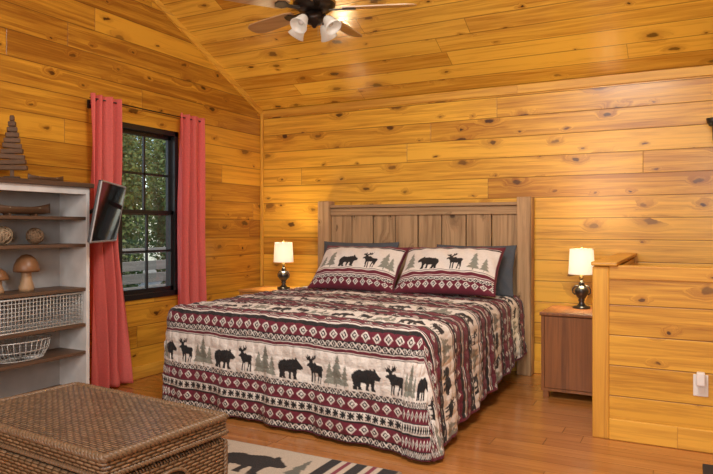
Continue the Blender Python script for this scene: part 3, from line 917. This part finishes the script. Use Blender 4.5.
o = obj('door_mat', bxm(-.22, .22, -.14, .14, 0, .012, .004), M['boxspring'], None, (4.18, -1.87, 0)); tag(o, 'dark brown mat on floor in front of the half wall', 'mat')

# ------------------------------------------------------------------ ceiling fan
fan = empty('ceiling_fan', (1.68, -1.74, 2.435), 'bronze ceiling fan with glass light shades above the bed', 'ceiling fan')
top = roof(-1.74) - 2.435
obj('canopy', lm([(0, top+.02), (.075, top+.035), (.078, top-.03), (.06, top-.07), (.02, top-.09), (0, top-.09)], 28), M['bronze'], fan)
obj('downrod', lm([(0, .33), (.014, .33), (.014, top-.08), (0, top-.08)], 14), M['bronze'], fan)
mo = obj('motor_housing', lm([(0, .36), (.04, .36), (.06, .345), (.125, .32), (.14, .29), (.14, .245), (.12, .225), (.10, .21), (.07, .20), (0, .20)], 36), M['bronze'], fan)
obj('brass_band', lm([(.139, .255), (.144, .258), (.144, .276), (.139, .279)], 36), M['brass'], mo)
lk = obj('light_fitter', lm([(0, .205), (.055, .20), (.06, .18), (.07, .17), (.068, .145), (.045, .125), (.02, .115), (.012, .10), (0, .095)], 28), M['bronze'], fan)
for k in range(5):
    a = R(20 + 72*k)
    Mr = Matrix.Rotation(a, 4, 'Z') @ Matrix.Translation((0, 0, .222)) @ Matrix.Rotation(R(12), 4, 'X')
    bm = bmesh.new()
    out = [(.19, -.045), (.24, -.06), (.5, -.07), (.62, -.068), (.665, -.045), (.68, 0), (.665, .045), (.62, .068), (.5, .07), (.24, .06), (.19, .045)]
    prism(bm, out, 'z', -.004, .004); bmesh.ops.transform(bm, matrix=Mr, verts=bm.verts)
    bl = obj('blade', bm, M['blade'], fan)
    bm = bmesh.new()
    prism(bm, [(.10, -.018), (.19, -.015), (.22, -.04), (.27, -.03), (.28, 0), (.27, .03), (.22, .04), (.19, .015), (.10, .018)], 'z', -.012, -.004); bmesh.ops.transform(bm, matrix=Mr, verts=bm.verts)
    obj('blade_iron', bm, M['bronze'], bl)
for k in range(4):
    a = R(27.4 - 35 + 90*k)
    Mr = Matrix.Rotation(a, 4, 'Z') @ Matrix.Translation((.10, 0, .145)) @ Matrix.Rotation(R(140), 4, 'Y')
    bm = bmesh.new(); tube(bm, [(.05*math.cos(a), .05*math.sin(a), .165), (.085*math.cos(a), .085*math.sin(a), .172), (.105*math.cos(a), .105*math.sin(a), .14)], .009, 8)
    la = obj('light_arm', bm, M['bronze'], fan)
    gs = obj('glass_shade', lm([(.022, 0), (.03, .012), (.04, .04), (.047, .07), (.060, .098), (.057, .098), (.044, .07), (.037, .04), (.027, .014), (.02, .004)], 24, Mr), M['frost'], fan)
    obj('bulb', lm([(0, .0), (.012, .0), (.013, .02), (.022, .045), (.018, .065), (0, .072)], 14, Mr), M['plate'], gs)
obj('pull_chain', tm([(.03, .0, .12), (.03, 0, .04)], .002, 6), M['brass'], fan)

# ------------------------------------------------------------------ outlet, sconce
t = empty('wall_outlet', (3.955, HY, .355), 'white outlet with plugged in adapter on the half wall', 'outlet')
obj('cover_plate', bxm(-.036, .036, -.007, 0, -.058, .058, .003), M['plate'], t)
obj('socket_face', bxm(-.017, .017, -.010, -.006, -.045, -.008, .003), M['plate'], t)
obj('adapter', bxm(-.02, .02, -.05, -.007, .004, .075, .006), M['plate'], t)
t = empty('wall_sconce', (4.085, -.001, 1.90), 'black scrolled metal wall sconce at right edge of back wall', 'sconce')
obj('back_plate', bxm(-.03, .03, -.012, 0, -.09, .09, .004), M['black'], t)
obj('scroll_arm', tm([(0, -.01, -.05), (-.02, -.06, -.08), (-.03, -.11, -.06), (-.03, -.13, 0), (-.03, -.12, .04)], .009, 8), M['black'], t)
obj('cup', lm([(0, .03), (.03, .035), (.045, .06), (.05, .09), (.046, .09), (.04, .062), (0, .045)], 20, Matrix.Translation((-.03, -.12, 0))), M['black'], t)

# ------------------------------------------------------------------ lights
def area(name, loc, target, sx, sy, e, col=(1, 1, 1)):
    ld = bpy.data.lights.new(name, 'AREA'); ld.shape = 'RECTANGLE'; ld.size = sx; ld.size_y = sy; ld.energy = e; ld.color = col
    o = bpy.data.objects.new(name, ld); C.objects.link(o); o.location = loc
    o.rotation_euler = (Vector(target)-Vector(loc)).to_track_quat('-Z', 'Y').to_euler()
    return o
area('daylight_fill_rear', (4.7, -6.9, 1.8), (2.2, -1.0, .6), 1.6, 1.5, 66, (1, .97, .93))  # added soft fill for daylight from behind the camera; no window built there
area('rear_sheen_fill', (2.5, -7.0, 1.9), (2.4, -1.0, 1.0), .9, 1.3, 52, (1, .98, .95))  # added fill to give the back wall a sheen; not a real window
area('overhead_fill', (3.2, -3.4, 3.2), (2.3, -1.5, 0), 1.0, .8, 74, (1, .97, .91))  # added overhead fill, with no fixture behind it

w = bpy.data.worlds.new('world'); scene.world = w; w.use_nodes = True
bg = w.node_tree.nodes['Background']
sk = w.node_tree.nodes.new('ShaderNodeTexSky')
try:
    sk.sky_type = 'NISHITA'; sk.sun_elevation = R(48); sk.sun_rotation = R(150); sk.sun_intensity = .12
except Exception as e: print(e)
w.node_tree.links.new(sk.outputs[0], bg.inputs[0]); bg.inputs[1].default_value = .36

# ------------------------------------------------------------------ camera
cd = bpy.data.cameras.new('camera'); cd.sensor_width = 36; cd.lens = 645/713*36; cd.shift_y = -9/713; cd.clip_start = .02
co = bpy.data.objects.new('camera', cd); C.objects.link(co)
co.location = (3.908, -5.426, 1.2); co.rotation_euler = (PI/2, 0, R(27.4))
scene.camera = co
